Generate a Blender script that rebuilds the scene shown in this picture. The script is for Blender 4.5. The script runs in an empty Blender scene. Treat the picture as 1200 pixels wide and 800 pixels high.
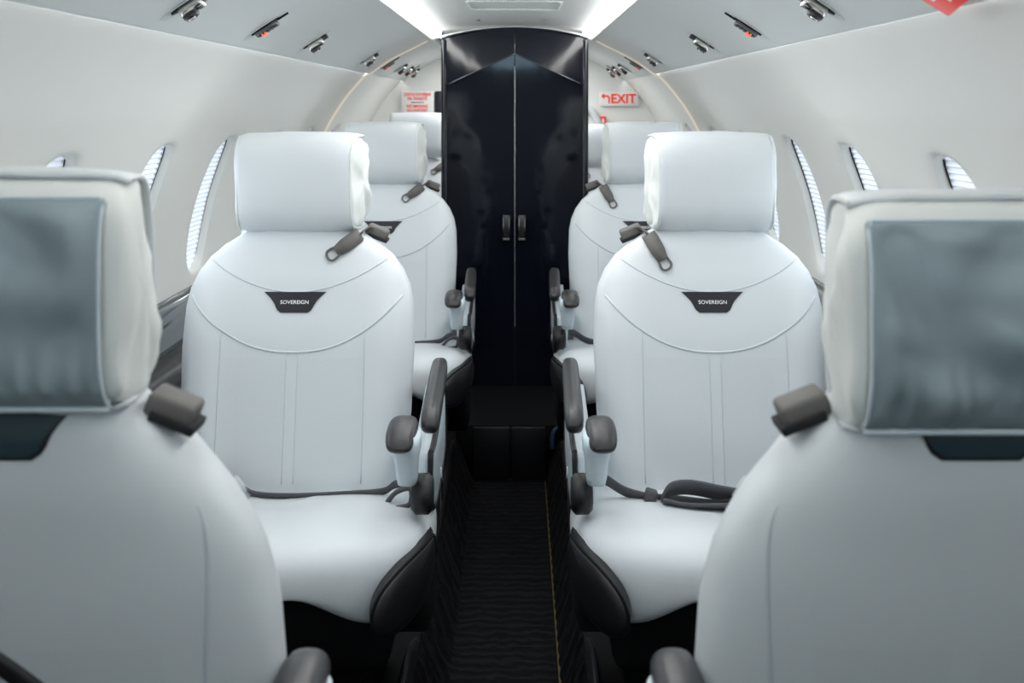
import bpy, bmesh, math, random
from mathutils import Vector, Matrix, noise
random.seed(7)
C = bpy.context.scene.collection
PI = math.pi
ZP = 0.15            # height of the raised floor the seats stand on; aisle floor is z = 0

# ------------------------------------------------------------------ helpers
def tag(o, label=None, cat=None, group=None, kind=None):
    if label: o['label'] = label
    if cat: o['category'] = cat
    if group: o['group'] = group
    if kind: o['kind'] = kind
    return o

def mk(name, verts, faces, mat, parent=None, smooth=True, sub=0, loc=None, auto=None):
    me = bpy.data.meshes.new(name)
    me.from_pydata([tuple(v) for v in verts], [], faces)
    me.update()
    bm = bmesh.new(); bm.from_mesh(me)
    bmesh.ops.remove_doubles(bm, verts=bm.verts, dist=1e-6)
    bmesh.ops.recalc_face_normals(bm, faces=bm.faces)
    bm.to_mesh(me); bm.free()
    if smooth:
        me.polygons.foreach_set('use_smooth', [True]*len(me.polygons))
        if auto: me.set_sharp_from_angle(angle=auto)
    me.materials.append(mat)
    o = bpy.data.objects.new(name, me); C.objects.link(o)
    if parent: o.parent = parent
    if loc: o.location = loc
    if sub:
        m = o.modifiers.new('s', 'SUBSURF'); m.levels = sub; m.render_levels = sub
    return o

def empty(name, loc):
    o = bpy.data.objects.new(name, None); C.objects.link(o)
    o.location = loc; o.empty_display_size = 0.1
    return o

class MB:
    """collects shapes that belong to ONE part"""
    def __init__(s): s.v = []; s.f = []
    def add(s, v, f):
        n = len(s.v); s.v += [Vector(p) for p in v]; s.f += [[i+n for i in q] for q in f]; return s
    def loft(s, rings, cap=True, closed=True):
        n = len(rings[0]); v = [p for r in rings for p in r]; f = []
        m = n if closed else n-1
        for i in range(len(rings)-1):
            for j in range(m):
                k = (j+1) % n
                f.append([i*n+j, i*n+k, (i+1)*n+k, (i+1)*n+j])
        if cap and closed:
            f.append(list(range(n))[::-1]); f.append([(len(rings)-1)*n+j for j in range(n)])
        return s.add(v, f)
    def tube(s, path, r, n=8):
        path = [Vector(p) for p in path]; rings = []
        up = Vector((0.13, 0.2, 0.97)).normalized()
        for i, p in enumerate(path):
            t = (path[min(i+1, len(path)-1)] - path[max(i-1, 0)]).normalized()
            a = t.cross(up)
            if a.length < 1e-3: a = t.cross(Vector((1, 0, 0)))
            a.normalize(); b = t.cross(a)
            rr = r[i] if isinstance(r, (list, tuple)) else r
            rings.append([p + a*rr*math.cos(2*PI*k/n) + b*rr*math.sin(2*PI*k/n) for k in range(n)])
        return s.loft(rings)
    def ribbon(s, path, sides, th):
        path = [Vector(p) for p in path]; rings = []
        for i, p in enumerate(path):
            t = (path[min(i+1, len(path)-1)] - path[max(i-1, 0)]).normalized()
            w = Vector(sides[i]) if isinstance(sides, list) else Vector(sides)
            nn = t.cross(w).normalized()*th/2
            e = w*0.97
            rings.append([p-w, p-e+nn, p+e+nn, p+w, p+e-nn, p-e-nn])
        return s.loft(rings)
    def rbox(s, c, h, b=0.004, rot=None, seg=2):
        bm = bmesh.new(); bmesh.ops.create_cube(bm, size=2)
        for v in bm.verts: v.co = Vector((v.co.x*h[0], v.co.y*h[1], v.co.z*h[2]))
        if b > 0: bmesh.ops.bevel(bm, geom=bm.edges[:], offset=b, segments=seg, profile=0.5, affect='EDGES')
        M = (rot if rot else Matrix.Identity(3)).to_3x3()
        bm.verts.index_update()
        v = [M @ x.co + Vector(c) for x in bm.verts]
        f = [[q.index for q in fc.verts] for fc in bm.faces]
        bm.free(); return s.add(v, f)
    def lathe(s, prof, c=(0,0,0), rot=None, n=20):
        M = (rot if rot else Matrix.Identity(3)).to_3x3()
        rings = [[M @ Vector((r*math.cos(2*PI*k/n), r*math.sin(2*PI*k/n), z)) + Vector(c) for k in range(n)] for r, z in prof]
        return s.loft(rings)
    def map(s, fn): s.v = [Vector(fn(p)) for p in s.v]; return s
    def build(s, name, mat, parent=None, **k): return mk(name, s.v, s.f, mat, parent, **k)

def sgnpow(c, e): return math.copysign(abs(c)**e, c)
def selip(a, b, n, N, cx=0, cy=0):
    return [(cx + a*sgnpow(math.cos(2*PI*k/N), 2/n), cy + b*sgnpow(math.sin(2*PI*k/N), 2/n)) for k in range(N)]
def lerp(a, b, t): return a+(b-a)*t
def interp(x, tab):
    if x <= tab[0][0]: return tab[0][1]
    for i in range(len(tab)-1):
        x0, y0 = tab[i]; x1, y1 = tab[i+1]
        if x <= x1:
            t = (x-x0)/(x1-x0); t = t*t*(3-2*t)*0.4 + t*0.6
            return lerp(y0, y1, t)
    return tab[-1][1]
def smooth(pts, n=6):
    P = [Vector(p) for p in pts]; out = []
    for i in range(len(P)-1):
        p0 = P[max(i-1, 0)]; p1 = P[i]; p2 = P[i+1]; p3 = P[min(i+2, len(P)-1)]
        for k in range(n):
            t = k/n
            out.append(0.5*((2*p1)+(p2-p0)*t+(2*p0-5*p1+4*p2-p3)*t*t+(-p0+3*p1-3*p2+p3)*t**3))
    out.append(P[-1]); return out
def sstep(a, b, x):
    t = max(0, min(1, (x-a)/(b-a))); return t*t*(3-2*t)

# ------------------------------------------------------------------ materials
def mat(name, col, rough=0.5, metal=0, spec=0.5, coat=0, emit=None, es=0, bump=0, bscale=200, var=0, vscale=6):
    m = bpy.data.materials.new(name); m.use_nodes = True; nt = m.node_tree; N = nt.nodes; L = nt.links
    b = N['Principled BSDF']
    b.inputs['Base Color'].default_value = (*col, 1); b.inputs['Roughness'].default_value = rough
    b.inputs['Metallic'].default_value = metal; b.inputs['Specular IOR Level'].default_value = spec
    b.inputs['Coat Weight'].default_value = coat
    if coat: b.inputs['Coat Roughness'].default_value = 0.03
    if emit: b.inputs['Emission Color'].default_value = (*emit, 1); b.inputs['Emission Strength'].default_value = es
    tc = N.new('ShaderNodeTexCoord')
    nz = N.new('ShaderNodeTexNoise'); nz.inputs['Scale'].default_value = vscale; nz.inputs['Detail'].default_value = 4
    L.new(tc.outputs['Object'], nz.inputs['Vector'])
    if var:
        mx = N.new('ShaderNodeMix'); mx.data_type = 'RGBA'
        mx.inputs[6].default_value = (*[c*(1-var) for c in col], 1); mx.inputs[7].default_value = (*[min(1, c*(1+var)) for c in col], 1)
        L.new(nz.outputs['Fac'], mx.inputs[0]); L.new(mx.outputs[2], b.inputs['Base Color'])
    if bump:
        v = N.new('ShaderNodeTexNoise'); v.inputs['Scale'].default_value = bscale; v.inputs['Detail'].default_value = 3
        L.new(tc.outputs['Object'], v.inputs['Vector'])
        bp = N.new('ShaderNodeBump'); bp.inputs['Strength'].default_value = bump; bp.inputs['Distance'].default_value = 0.002
        L.new(v.outputs['Fac'], bp.inputs['Height']); L.new(bp.outputs[0], b.inputs['Normal'])
    return m

M = {}
M['leather'] = mat('white_leather', (0.70, 0.735, 0.76), 0.42, bump=0.12, bscale=260, var=0.02)
M['seam'] = mat('seam_thread', (0.60, 0.645, 0.68), 0.6, bump=0.2)
M['cover'] = mat('cotton_cover', (0.78, 0.80, 0.775), 0.75, bump=0.25, bscale=60, var=0.03)
M['cover_back'] = mat('cover_back_cloth', (0.29, 0.36, 0.39), 0.6, bump=0.3, bscale=30, var=0.38, vscale=7)
M['shell'] = mat('pale_blue_shell', (0.66, 0.75, 0.80), 0.35, coat=0.2, bump=0.03)
M['black'] = mat('black_leather', (0.007, 0.007, 0.009), 0.42, bump=0.15, bscale=220)
M['void'] = mat('black_plastic', (0.005, 0.005, 0.006), 0.75, spec=0.15, bump=0.1)
M['arm'] = mat('charcoal_leather', (0.030, 0.030, 0.033), 0.36, bump=0.15, bscale=220)
M['web'] = mat('grey_webbing', (0.13, 0.122, 0.115), 0.6, bump=0.5, bscale=90, var=0.15, vscale=40)
M['belt'] = mat('charcoal_webbing', (0.075, 0.075, 0.085), 0.6, bump=0.4, bscale=120)
M['badge'] = mat('badge_black', (0.012, 0.012, 0.018), 0.35)
M['teal'] = mat('back_badge_blue_black', (0.02, 0.045, 0.06), 0.35)
M['white_txt'] = mat('white_lettering', (0.8, 0.8, 0.8), 0.5, emit=(1, 1, 1), es=0.15)
M['wall'] = mat('cabin_wall', (0.81, 0.81, 0.775), 0.55, bump=0.05, bscale=90, var=0.01)
M['ceil'] = mat('cabin_ceiling', (0.78, 0.80, 0.79), 0.45, bump=0.03)
M['psu'] = mat('overhead_panel', (0.66, 0.685, 0.68), 0.5, bump=0.03)
M['ledge'] = mat('grey_panel', (0.42, 0.44, 0.44), 0.5, bump=0.05)
M['gloss'] = mat('glossy_grey', (0.05, 0.062, 0.07), 0.08, coat=0.5)
M['chrome'] = mat('polished_metal', (0.72, 0.70, 0.66), 0.18, metal=1)
M['dmetal'] = mat('dark_metal', (0.07, 0.07, 0.075), 0.25, metal=0.7)
M['handle'] = mat('handle_metal', (0.20, 0.20, 0.20), 0.25, metal=0.9)
M['gap'] = mat('dark_gap', (0.01, 0.01, 0.012), 0.8)
M['red'] = mat('sign_red', (0.75, 0.03, 0.015), 0.4, emit=(0.8, 0.03, 0.01), es=0.25)
M['signbg'] = mat('sign_white', (0.85, 0.83, 0.80), 0.4)
M['greytxt'] = mat('sign_grey', (0.15, 0.2, 0.24), 0.5)
M['blue'] = mat('blue_plastic', (0.03, 0.07, 0.16), 0.4)
M['gold'] = mat('brass_strip', (0.16, 0.12, 0.05), 0.45, metal=0.5)
M['strip'] = mat('light_strip', (1, 1, 1), 0.5, emit=(1.0, 0.99, 0.96), es=9)
M['cove'] = mat('cove_strip', (1, 1, 1), 0.5, emit=(0.94, 0.97, 1.0), es=11)
M['warm'] = mat('warm_strip', (0.85, 0.80, 0.72), 0.5, emit=(1.0, 0.84, 0.62), es=0.22)
M['trim'] = mat('door_line_metal', (0.16, 0.18, 0.20), 0.25, metal=0.9)  # metal for the chevron line and the drawn edge highlights

def door_mat():
    m = mat('piano_black', (0.005, 0.0065, 0.014), 0.07, spec=0.45, coat=0.1)
    nt = m.node_tree; N = nt.nodes; L = nt.links; b = N['Principled BSDF']
    tc = N.new('ShaderNodeTexCoord'); nz = N.new('ShaderNodeTexNoise'); nz.inputs['Scale'].default_value = 5
    mp = N.new('ShaderNodeMapping'); mp.inputs['Scale'].default_value = (1, 1, 0.6)
    L.new(tc.outputs['Object'], mp.inputs[0]); L.new(mp.outputs[0], nz.inputs['Vector'])
    bp = N.new('ShaderNodeBump'); bp.inputs['Strength'].default_value = 0.10; bp.inputs['Distance'].default_value = 0.02
    L.new(nz.outputs['Fac'], bp.inputs['Height']); L.new(bp.outputs[0], b.inputs['Normal'])
    return m
M['door'] = door_mat()

def carpet_mat():
    m = bpy.data.materials.new('carpet_wave'); m.use_nodes = True; nt = m.node_tree; N = nt.nodes; L = nt.links
    b = N['Principled BSDF']; b.inputs['Roughness'].default_value = 0.9; b.inputs['Specular IOR Level'].default_value = 0.2
    tc = N.new('ShaderNodeTexCoord')
    w = N.new('ShaderNodeTexWave'); w.wave_type = 'BANDS'; w.bands_direction = 'Y'
    w.inputs['Scale'].default_value = 9; w.inputs['Distortion'].default_value = 5; w.inputs['Detail'].default_value = 2; w.inputs['Detail Scale'].default_value = 2.2
    L.new(tc.outputs['Object'], w.inputs['Vector'])
    nz = N.new('ShaderNodeTexNoise'); nz.inputs['Scale'].default_value = 350
    L.new(tc.outputs['Object'], nz.inputs['Vector'])
    r = N.new('ShaderNodeValToRGB'); r.color_ramp.elements[0].color = (0.002, 0.002, 0.003, 1); r.color_ramp.elements[1].color = (0.010, 0.010, 0.013, 1)
    r.color_ramp.elements[0].position = 0.3
    L.new(w.outputs['Fac'], r.inputs[0]); L.new(r.outputs[0], b.inputs['Base Color'])
    ad = N.new('ShaderNodeMath'); ad.operation = 'ADD'; L.new(w.outputs['Fac'], ad.inputs[0]); L.new(nz.outputs['Fac'], ad.inputs[1])
    bp = N.new('ShaderNodeBump'); bp.inputs['Strength'].default_value = 0.8; bp.inputs['Distance'].default_value = 0.004
    L.new(ad.outputs[0], bp.inputs['Height']); L.new(bp.outputs[0], b.inputs['Normal'])
    return m
M['carpet'] = carpet_mat()

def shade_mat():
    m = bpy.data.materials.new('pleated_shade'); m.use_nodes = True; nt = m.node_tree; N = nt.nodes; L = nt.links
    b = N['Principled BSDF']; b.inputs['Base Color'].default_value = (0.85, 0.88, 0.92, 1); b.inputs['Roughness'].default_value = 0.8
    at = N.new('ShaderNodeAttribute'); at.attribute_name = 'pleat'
    r = N.new('ShaderNodeValToRGB'); r.color_ramp.elements[0].color = (0.30, 0.36, 0.46, 1); r.color_ramp.elements[1].color = (0.80, 0.88, 1.0, 1)  # daylight through the shade put into emission, dimmer in the pleat creases
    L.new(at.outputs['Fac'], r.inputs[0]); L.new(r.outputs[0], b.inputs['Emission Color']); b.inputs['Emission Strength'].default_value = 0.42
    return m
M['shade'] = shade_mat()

def back_mat():
    """white leather, finely perforated inside the two centre inserts"""
    m = mat('perforated_white_leather', (0.70, 0.735, 0.76), 0.42)
    nt = m.node_tree; N = nt.nodes; L = nt.links; b = N['Principled BSDF']
    tc = N.new('ShaderNodeTexCoord'); sp = N.new('ShaderNodeSeparateXYZ'); L.new(tc.outputs['Object'], sp.inputs[0])
    def mth(op, a, c=None):
        n = N.new('ShaderNodeMath'); n.operation = op
        for i, x in enumerate((a, c)):
            if x is None: continue
            if isinstance(x, (int, float)): n.inputs[i].default_value = x
            else: L.new(x, n.inputs[i])
        return n.outputs[0]
    ax = mth('ABSOLUTE', sp.outputs['X'])
    mask = mth('MULTIPLY', mth('MULTIPLY', mth('GREATER_THAN', ax, 0.014), mth('LESS_THAN', ax, 0.148)), mth('LESS_THAN', sp.outputs['Z'], 0.715))
    dots = mth('MULTIPLY', mth('SINE', mth('MULTIPLY', sp.outputs['X'], 1100)), mth('SINE', mth('MULTIPLY', sp.outputs['Z'], 1100)))
    d = mth('MULTIPLY', mth('GREATER_THAN', dots, 0.35), mask)
    mx = N.new('ShaderNodeMix'); mx.data_type = 'RGBA'
    mx.inputs[6].default_value = (0.70, 0.735, 0.76, 1); mx.inputs[7].default_value = (0.63, 0.665, 0.69, 1)
    L.new(d, mx.inputs[0]); L.new(mx.outputs[2], b.inputs['Base Color'])
    return m
M['back'] = back_mat()

def text_mesh(txt, size, ext=0.0004, bold=0.004):
    cu = bpy.data.curves.new('t', 'FONT'); cu.body = txt; cu.size = size; cu.extrude = ext; cu.align_x = 'CENTER'; cu.align_y = 'CENTER'
    cu.offset = size*bold
    o = bpy.data.objects.new('t', cu); C.objects.link(o)
    dg = bpy.context.evaluated_depsgraph_get()
    me = bpy.data.meshes.new_from_object(o.evaluated_get(dg))
    v = [x.co.copy() for x in me.vertices]; f = [list(p.vertices) for p in me.polygons]
    bpy.data.objects.remove(o); bpy.data.curves.remove(cu); bpy.data.meshes.remove(me)
    return v, f
def text_facing(mb, txt, size, width, c, R=None, bold=0.004):
    """letters in the local XZ plane, readable when looked at along +Y"""
    v, f = text_mesh(txt, size, bold=bold)
    xs = [p.x for p in v]; w = max(xs)-min(xs); k = width/w if width else 1
    R = R or Matrix.Identity(3)
    mb.add([R @ Vector((p.x*k, -p.z, p.y)) + Vector(c) for p in v], f)

# ------------------------------------------------------------------ seat
# local frame: faces -Y, x = 0 centre, y = 0 headrest face; z given as world height (ZP removed at the end)
WT = [(0.50, .225), (0.60, .236), (0.75, .246), (0.88, .250), (0.96, .247), (1.00, .239), (1.03, .226), (1.06, .205), (1.085, .178), (1.105, .148), (1.12, .120), (1.132, .085)]
WTR = [(.5, .24), (.75, .25), (.87, .247), (.93, .238), (.965, .226), (1.0, .208), (1.04, .180), (1.07, .155), (1.09, .135), (1.11, .115), (1.132, .08)]
REAR = [False]
def wz(z): return interp(z, WTR if REAR[0] else WT)
def dz(z):
    if REAR[0]: return interp(z, [(0.5, .078), (0.9, .084), (1.02, .080), (1.08, .072), (1.132, .05)])
    return interp(z, [(0.5, .070), (0.9, .075), (1.02, .066), (1.08, .055), (1.132, .038)])
def yc(z): return -0.055 + (z-0.60)*0.19 + (0.0)
def bolster(x, z):
    t = abs(x)/wz(z)
    return -0.014*sstep(0.5, 0.78, t)*(1-sstep(0.86, 1.0, t))*sstep(1.06, 0.92, z) if True else 0
def yfront(x, z):
    w = wz(z); n = 3.4; t = min(0.999, abs(x)/w)
    return yc(z) - dz(z)*(1-t**n)**(1/n) + bolster(x, z)
def yrear(x, z):
    w = wz(z); n = 2.9; t = min(0.999, abs(x)/w)
    return yc(z) + dz(z)*(1-t**n)**(1/n)

def make_backrest(parent, col):
    rings = []; zs = [0.50+0.02*i for i in range(27)] + [1.035, 1.05, 1.065, 1.078, 1.09, 1.10, 1.11, 1.12, 1.128, 1.134]
    zs = sorted(zs); N = 72
    for z in zs:
        w = wz(z); r = []
        for k in range(N):
            a = 2*PI*k/N; c = math.cos(a); s = math.sin(a)
            n = 2.9 if s > 0 else 3.4
            x = w*sgnpow(c, 2/n); y = yc(z)+dz(z)*sgnpow(s, 2/n)
            if s < 0:
                y += bolster(x, z)
                if REAR[0]: x *= 1-(0.07+0.13*sstep(.85, 1.03, z))*abs(s)
            r.append(Vector((x, y, z-ZP)))
        rings.append(r)
    # pillow over the top
    last = rings[-1]; cy = yc(1.134)
    for sc, dzz in ((0.8, .006), (0.45, .010), (0.1, .012)):
        rings.append([Vector((p.x*sc, cy+(p.y-cy)*sc, 1.134-ZP+dzz)) for p in last])
    return MB().loft(rings).build('backrest', M['back'], parent)

def surf_path(pts2, side=-1, off=0.0005):
    out = []
    for x, z in pts2:
        x = math.copysign(min(abs(x), .88*wz(z)), x) if REAR[0] else x
        y = yfront(x, z)-off if side < 0 else yrear(x, z)+off
        out.append(Vector((x, y, z-ZP)))
    return out

def badge_patch(side, z0, z1, wt, wb, off=0.0022):
    nu, nv = 14, 8; v = []; f = []
    for j in range(nv+1):
        t = j/nv; z = lerp(z1, z0, t)
        hw = wb+(wt-wb)*max(0, 1-t/.75)**1.5 - .28*wb*max(0, (t-.62)/.38)**2.6
        for i in range(nu+1):
            x = lerp(-hw, hw, i/nu)
            y = yfront(x, z)-off if side < 0 else yrear(x, z)+off
            v.append((x, y, z-ZP))
    for j in range(nv):
        for i in range(nu):
            a = j*(nu+1)+i; f.append([a, a+1, a+nu+2, a+nu+1])
    n = len(v)
    # give it thickness
    sgn = -1 if side < 0 else 1
    v2 = [(x, y-sgn*0.004, z) for x, y, z in v]
    f2 = [[q+n for q in g][::-1] for g in f]
    rim = []
    idx = [i for i in range(nu+1)] + [j*(nu+1)+nu for j in range(1, nv+1)] + [nv*(nu+1)+i for i in range(nu-1, -1, -1)] + [j*(nu+1) for j in range(nv-1, 0, -1)]
    for a, b in zip(idx, idx[1:]+idx[:1]): rim.append([a, b, b+n, a+n])
    return v+v2, f+f2+rim

def make_headrest(parent, zc, rear, seed, xo=0.0):
    N = 40; rings = []; hw = 0.133; hh = 0.104; hd = 0.092; cy = 0.062
    if rear: hw = 0.126; hh = 0.110; hd = 0.060; cy = 0.072
    rnd = Vector((seed*3.1, seed*1.7, 0))
    xs = [-1, -.992, -.975, -.95, -.91, -.85] + [-.75+.1*i for i in range(16)] + [.85, .91, .95, .975, .992, 1]
    for t in xs:
        e = (1-abs(t)**14)**(1/3.0) if abs(t) < 1 else 0
        sc = 0.80+0.20*e if abs(t) < .9999 else 0.78
        bulge = 1 + 0.035*(1-t*t)
        r = []
        for k in range(N):
            a = 2*PI*k/N; c = math.cos(a); s = math.sin(a)
            y = hd*sgnpow(c, 2/3.2); z = hh*sgnpow(s, 2/(3.6))
            y *= sc*bulge; z *= sc*(1+0.01*(1-t*t))
            x = t*hw*(1.0+0.05*c)     # a touch wider at the rear
            p = Vector((x, y, z))
            endw = sstep(.55, 1, abs(t)); low = sstep(0.2, -1, s)
            nv = noise.noise(Vector((x*9, y*26, z*14))+rnd)*0.0052 + noise.noise(Vector((x*30, y*45, z*20))+rnd)*0.0028
            amp = 0.35 + 1.6*endw + (0.7*low)
            d = p.normalized()*nv*amp
            r.append(p+d+Vector((0, cy, zc-ZP)))
        rings.append(r)
    # closed, slightly sunken side faces
    for sgn, arr in ((-1, None), (1, None)):
        base = rings[0] if sgn < 0 else rings[-1]
        c0 = sum(base, Vector())/len(base); new = []
        for sc, push in ((0.86, 0.003), (0.5, 0.0055), (0.1, 0.006)):
            q = []
            for p in base:
                v = c0+(p-c0)*sc+Vector((sgn*push, 0, 0))
                v.x += noise.noise(Vector((v.y*34, v.z*24, sgn*4))+rnd)*0.008
                q.append(v)
            new.append(q)
        rings = (new[::-1]+rings) if sgn < 0 else (rings+new)
    h = MB().loft(rings).build('headrest', M['cover'] , parent)
    # face cushion (leather) is the front of the same pillow: a shallow shell lying on it
    v = []; f = []; nu, nv = 20, 22
    for j in range(nv+1):
        a = lerp(-0.60, 0.60, j/nv)*PI + PI
        for i in range(nu+1):
            t = lerp(-0.955, 0.955, i/nu)
            e = (1-abs(t)**14)**(1/3.0); sc = 0.80+0.20*e; bulge = 1+0.035*(1-t*t)
            c = math.cos(a); s = math.sin(a)
            y = hd*sgnpow(c, 2/3.2)*sc*bulge; z = hh*sgnpow(s, 2/3.6)*sc*(1+0.01*(1-t*t)); x = t*hw*(1+0.05*c)
            p = Vector((x, y, z)); p += p.normalized()*(0.0068 + noise.noise(Vector((x*9, y*10, z*9))+rnd)*0.004 + noise.noise(Vector((x*26, y*20, z*26))+rnd)*0.0015)
            if s < -0.55: p.z += noise.noise(Vector((x*38, 0, 1))+rnd)*0.004
            v.append(p+Vector((0, cy, zc-ZP)))
    for j in range(nv):
        for i in range(nu):
            a = j*(nu+1)+i; f.append([a, a+1, a+nu+2, a+nu+1])
    fc = MB().add(v, f).build('face_pad', M['leather'], h)
    m = fc.modifiers.new('t', 'SOLIDIFY'); m.thickness = 0.004; m.offset = -1
    for t in (-0.965, 0.965):
        pm = MB(); path = []
        for j in range(31):
            a = lerp(-0.60, 0.60, j/30)*PI+PI; c = math.cos(a); s = math.sin(a)
            path.append(Vector((t*hw*(1+0.05*c), hd*sgnpow(c, 2/3.2)*1.0, hh*sgnpow(s, 2/3.6)*1.0))*1.0+Vector((0, cy, zc-ZP)))
        pm.tube(path, 0.0022, 6); pm.build('piping', M['cover'], h)
    if rear:
        # cloth panel on the back of the cover, gathered at the bottom, with a raised border
        v = []; f = []; nu, nv = 60, 40
        PW, PH = 0.116, 0.094
        for j in range(nv+1):
            tz = lerp(1, -1.12, j/nv)
            for i in range(nu+1):
                tx = lerp(-1, 1, i/nu); x = tx*PW; z = tz*PH
                base = hd*1.03*(1-min(.98, abs(z/hh))**3.2)**(1/3.2)
                edge = max(abs(tx), abs(tz) if tz > 0 else 0)
                y = base+0.013+0.003*(1-sstep(.8, 1, edge))
                gather = sstep(-0.25, -1.0, tz)
                y += gather*0.0035*math.sin(x*260+3*noise.noise(Vector((x*30, z*10, seed))))
                y += (0.015 if seed == 5 else 0.026)*noise.noise(Vector((x*14+z*9, z*17-x*8, seed*2.3)))*(1-sstep(.75, 1, abs(tx)))*(1-sstep(.8, 1, tz))
                y = max(y, base+.009)
                if tz < -0.96: y = min(y, base+0.013)
                v.append((x, cy+y, zc-ZP+z))
        for j in range(nv):
            for i in range(nu):
                a = j*(nu+1)+i; f.append([a, a+1, a+nu+2, a+nu+1])
        bp = MB().add(v, f).build('back_cloth', M['cover_back'], h)
        m = bp.modifiers.new('t', 'SOLIDIFY'); m.thickness = 0.009; m.offset = -1
        bp['label'] = 'grey blue gathered cloth on the back of the headrest'
        b = MB()
        def yb(z): return hd*1.03*(1-min(.98, abs(z/hh))**3.2)**(1/3.2)+cy+0.011
        path = [(-PW, yb(z), zc-ZP+z) for z in [PH*(-1.12+0.1*i) for i in range(21)]] + [(x, yb(PH)+0.001, zc-ZP+PH) for x in [PW*(-.97+.194*i) for i in range(11)]] + [(PW, yb(z), zc-ZP+z) for z in [PH*(0.88-0.1*i) for i in range(21)]]
        b.tube(path, 0.0018, 8)
        b.tube([(x, yb(-PH*1.1)+0.002, zc-ZP-PH*1.12) for x in [PW*(-1+.1*i) for i in range(21)]], 0.003, 8)
        b.build('border', M['shell'], h)
    for o_ in [h]+list(h.children):
        o_.data.transform(Matrix.Translation((xo, 0, 0)))
    return h

def cushion_plan(k, N):
    a = 2*PI*k/N; c = math.cos(a); s = math.sin(a)
    n = 3.3 if s < 0 else 6
    # front half (y negative) tapers; rear squarer
    x = 0.308*sgnpow(c, 2/n); y = -0.20+(0.27 if s < 0 else 0.19)*sgnpow(s, 2/n)
    return x, y
def make_cushion(parent):
    N = 72; prof = [(0.30, .004), (0.20, .006), (0.11, .004), (0.065, .000), (0.035, -.006), (0.015, -.018), (0.004, -.034), (0.0, -.055), (0.0, -.088), (0.004, -.125), (0.016, -.148), (0.035, -.159), (0.07, -.162), (0.16, -.160)]
    rings = []
    for ins, h in prof:
        r = []
        for k in range(N):
            x, y = cushion_plan(k, N); cx, cy = 0, -0.20
            L = math.hypot(x, y-cy); sc = max(0.02, (L-ins)/L) if L > 0 else 0
            px, py = x*sc, cy+(y-cy)*sc
            top = 0.600 + 0.028*sstep(-0.12, -0.40, py) - 0.012*sstep(.10, .0, abs(px))
            z = top+h
            if h < -0.07 and py < -0.2:
                z += 0.070*(1-sstep(0.06, 0.24, abs(px)))*sstep(-.07, -.158, h)
            z += 0.002*noise.noise(Vector((px*12, py*12, 3)))
            r.append(Vector((px, py, z-ZP)))
        rings.append(r)
    return MB().loft(rings).build('seat_cushion', M['leather'], parent, sub=1)

LOBE = [(.318, .598), (.300, .592), (.272, .586), (.246, .570), (.231, .547), (.226, .518), (.234, .496), (.254, .484), (.276, .482), (.298, .492), (.313, .512), (.320, .545), (.321, .575)]
def make_lobe(parent, sx):
    pts = smooth([Vector((x, z, 0)) for x, z in LOBE+LOBE[:1]], 5)[:-1]
    cx, cz = .283, .535; rings = []
    def yy(x): # follows the rounded front corner of the cushion
        t = (x-.225)/.10; return -0.487 + 0.19*max(0, t)**1.5
    for sc, out in ((1.0, -0.03), (1.0, 0.002), (0.97, 0.009), (0.9, 0.013), (0.7, 0.018), (0.4, 0.021), (0.08, 0.022)):
        r = []
        for p in pts:
            x = cx+(p.x-cx)*sc; z = cz+(p.y-cz)*sc
            r.append(Vector((sx*(x+out*0.25), yy(x)-out, z-ZP)))
        rings.append(r)
    l = MB().loft(rings).build('side_bolster', M['black'], parent)
    l['label'] = 'black leather side bolster'
    pth = [Vector((sx*(p.x+.001), yy(p.x)-0.006, p.y-ZP)) for p in pts]; pth.append(pth[0])
    MB().tube(pth, 0.0028, 6).build('bolster_piping', M['void'], l)
    return l

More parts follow.
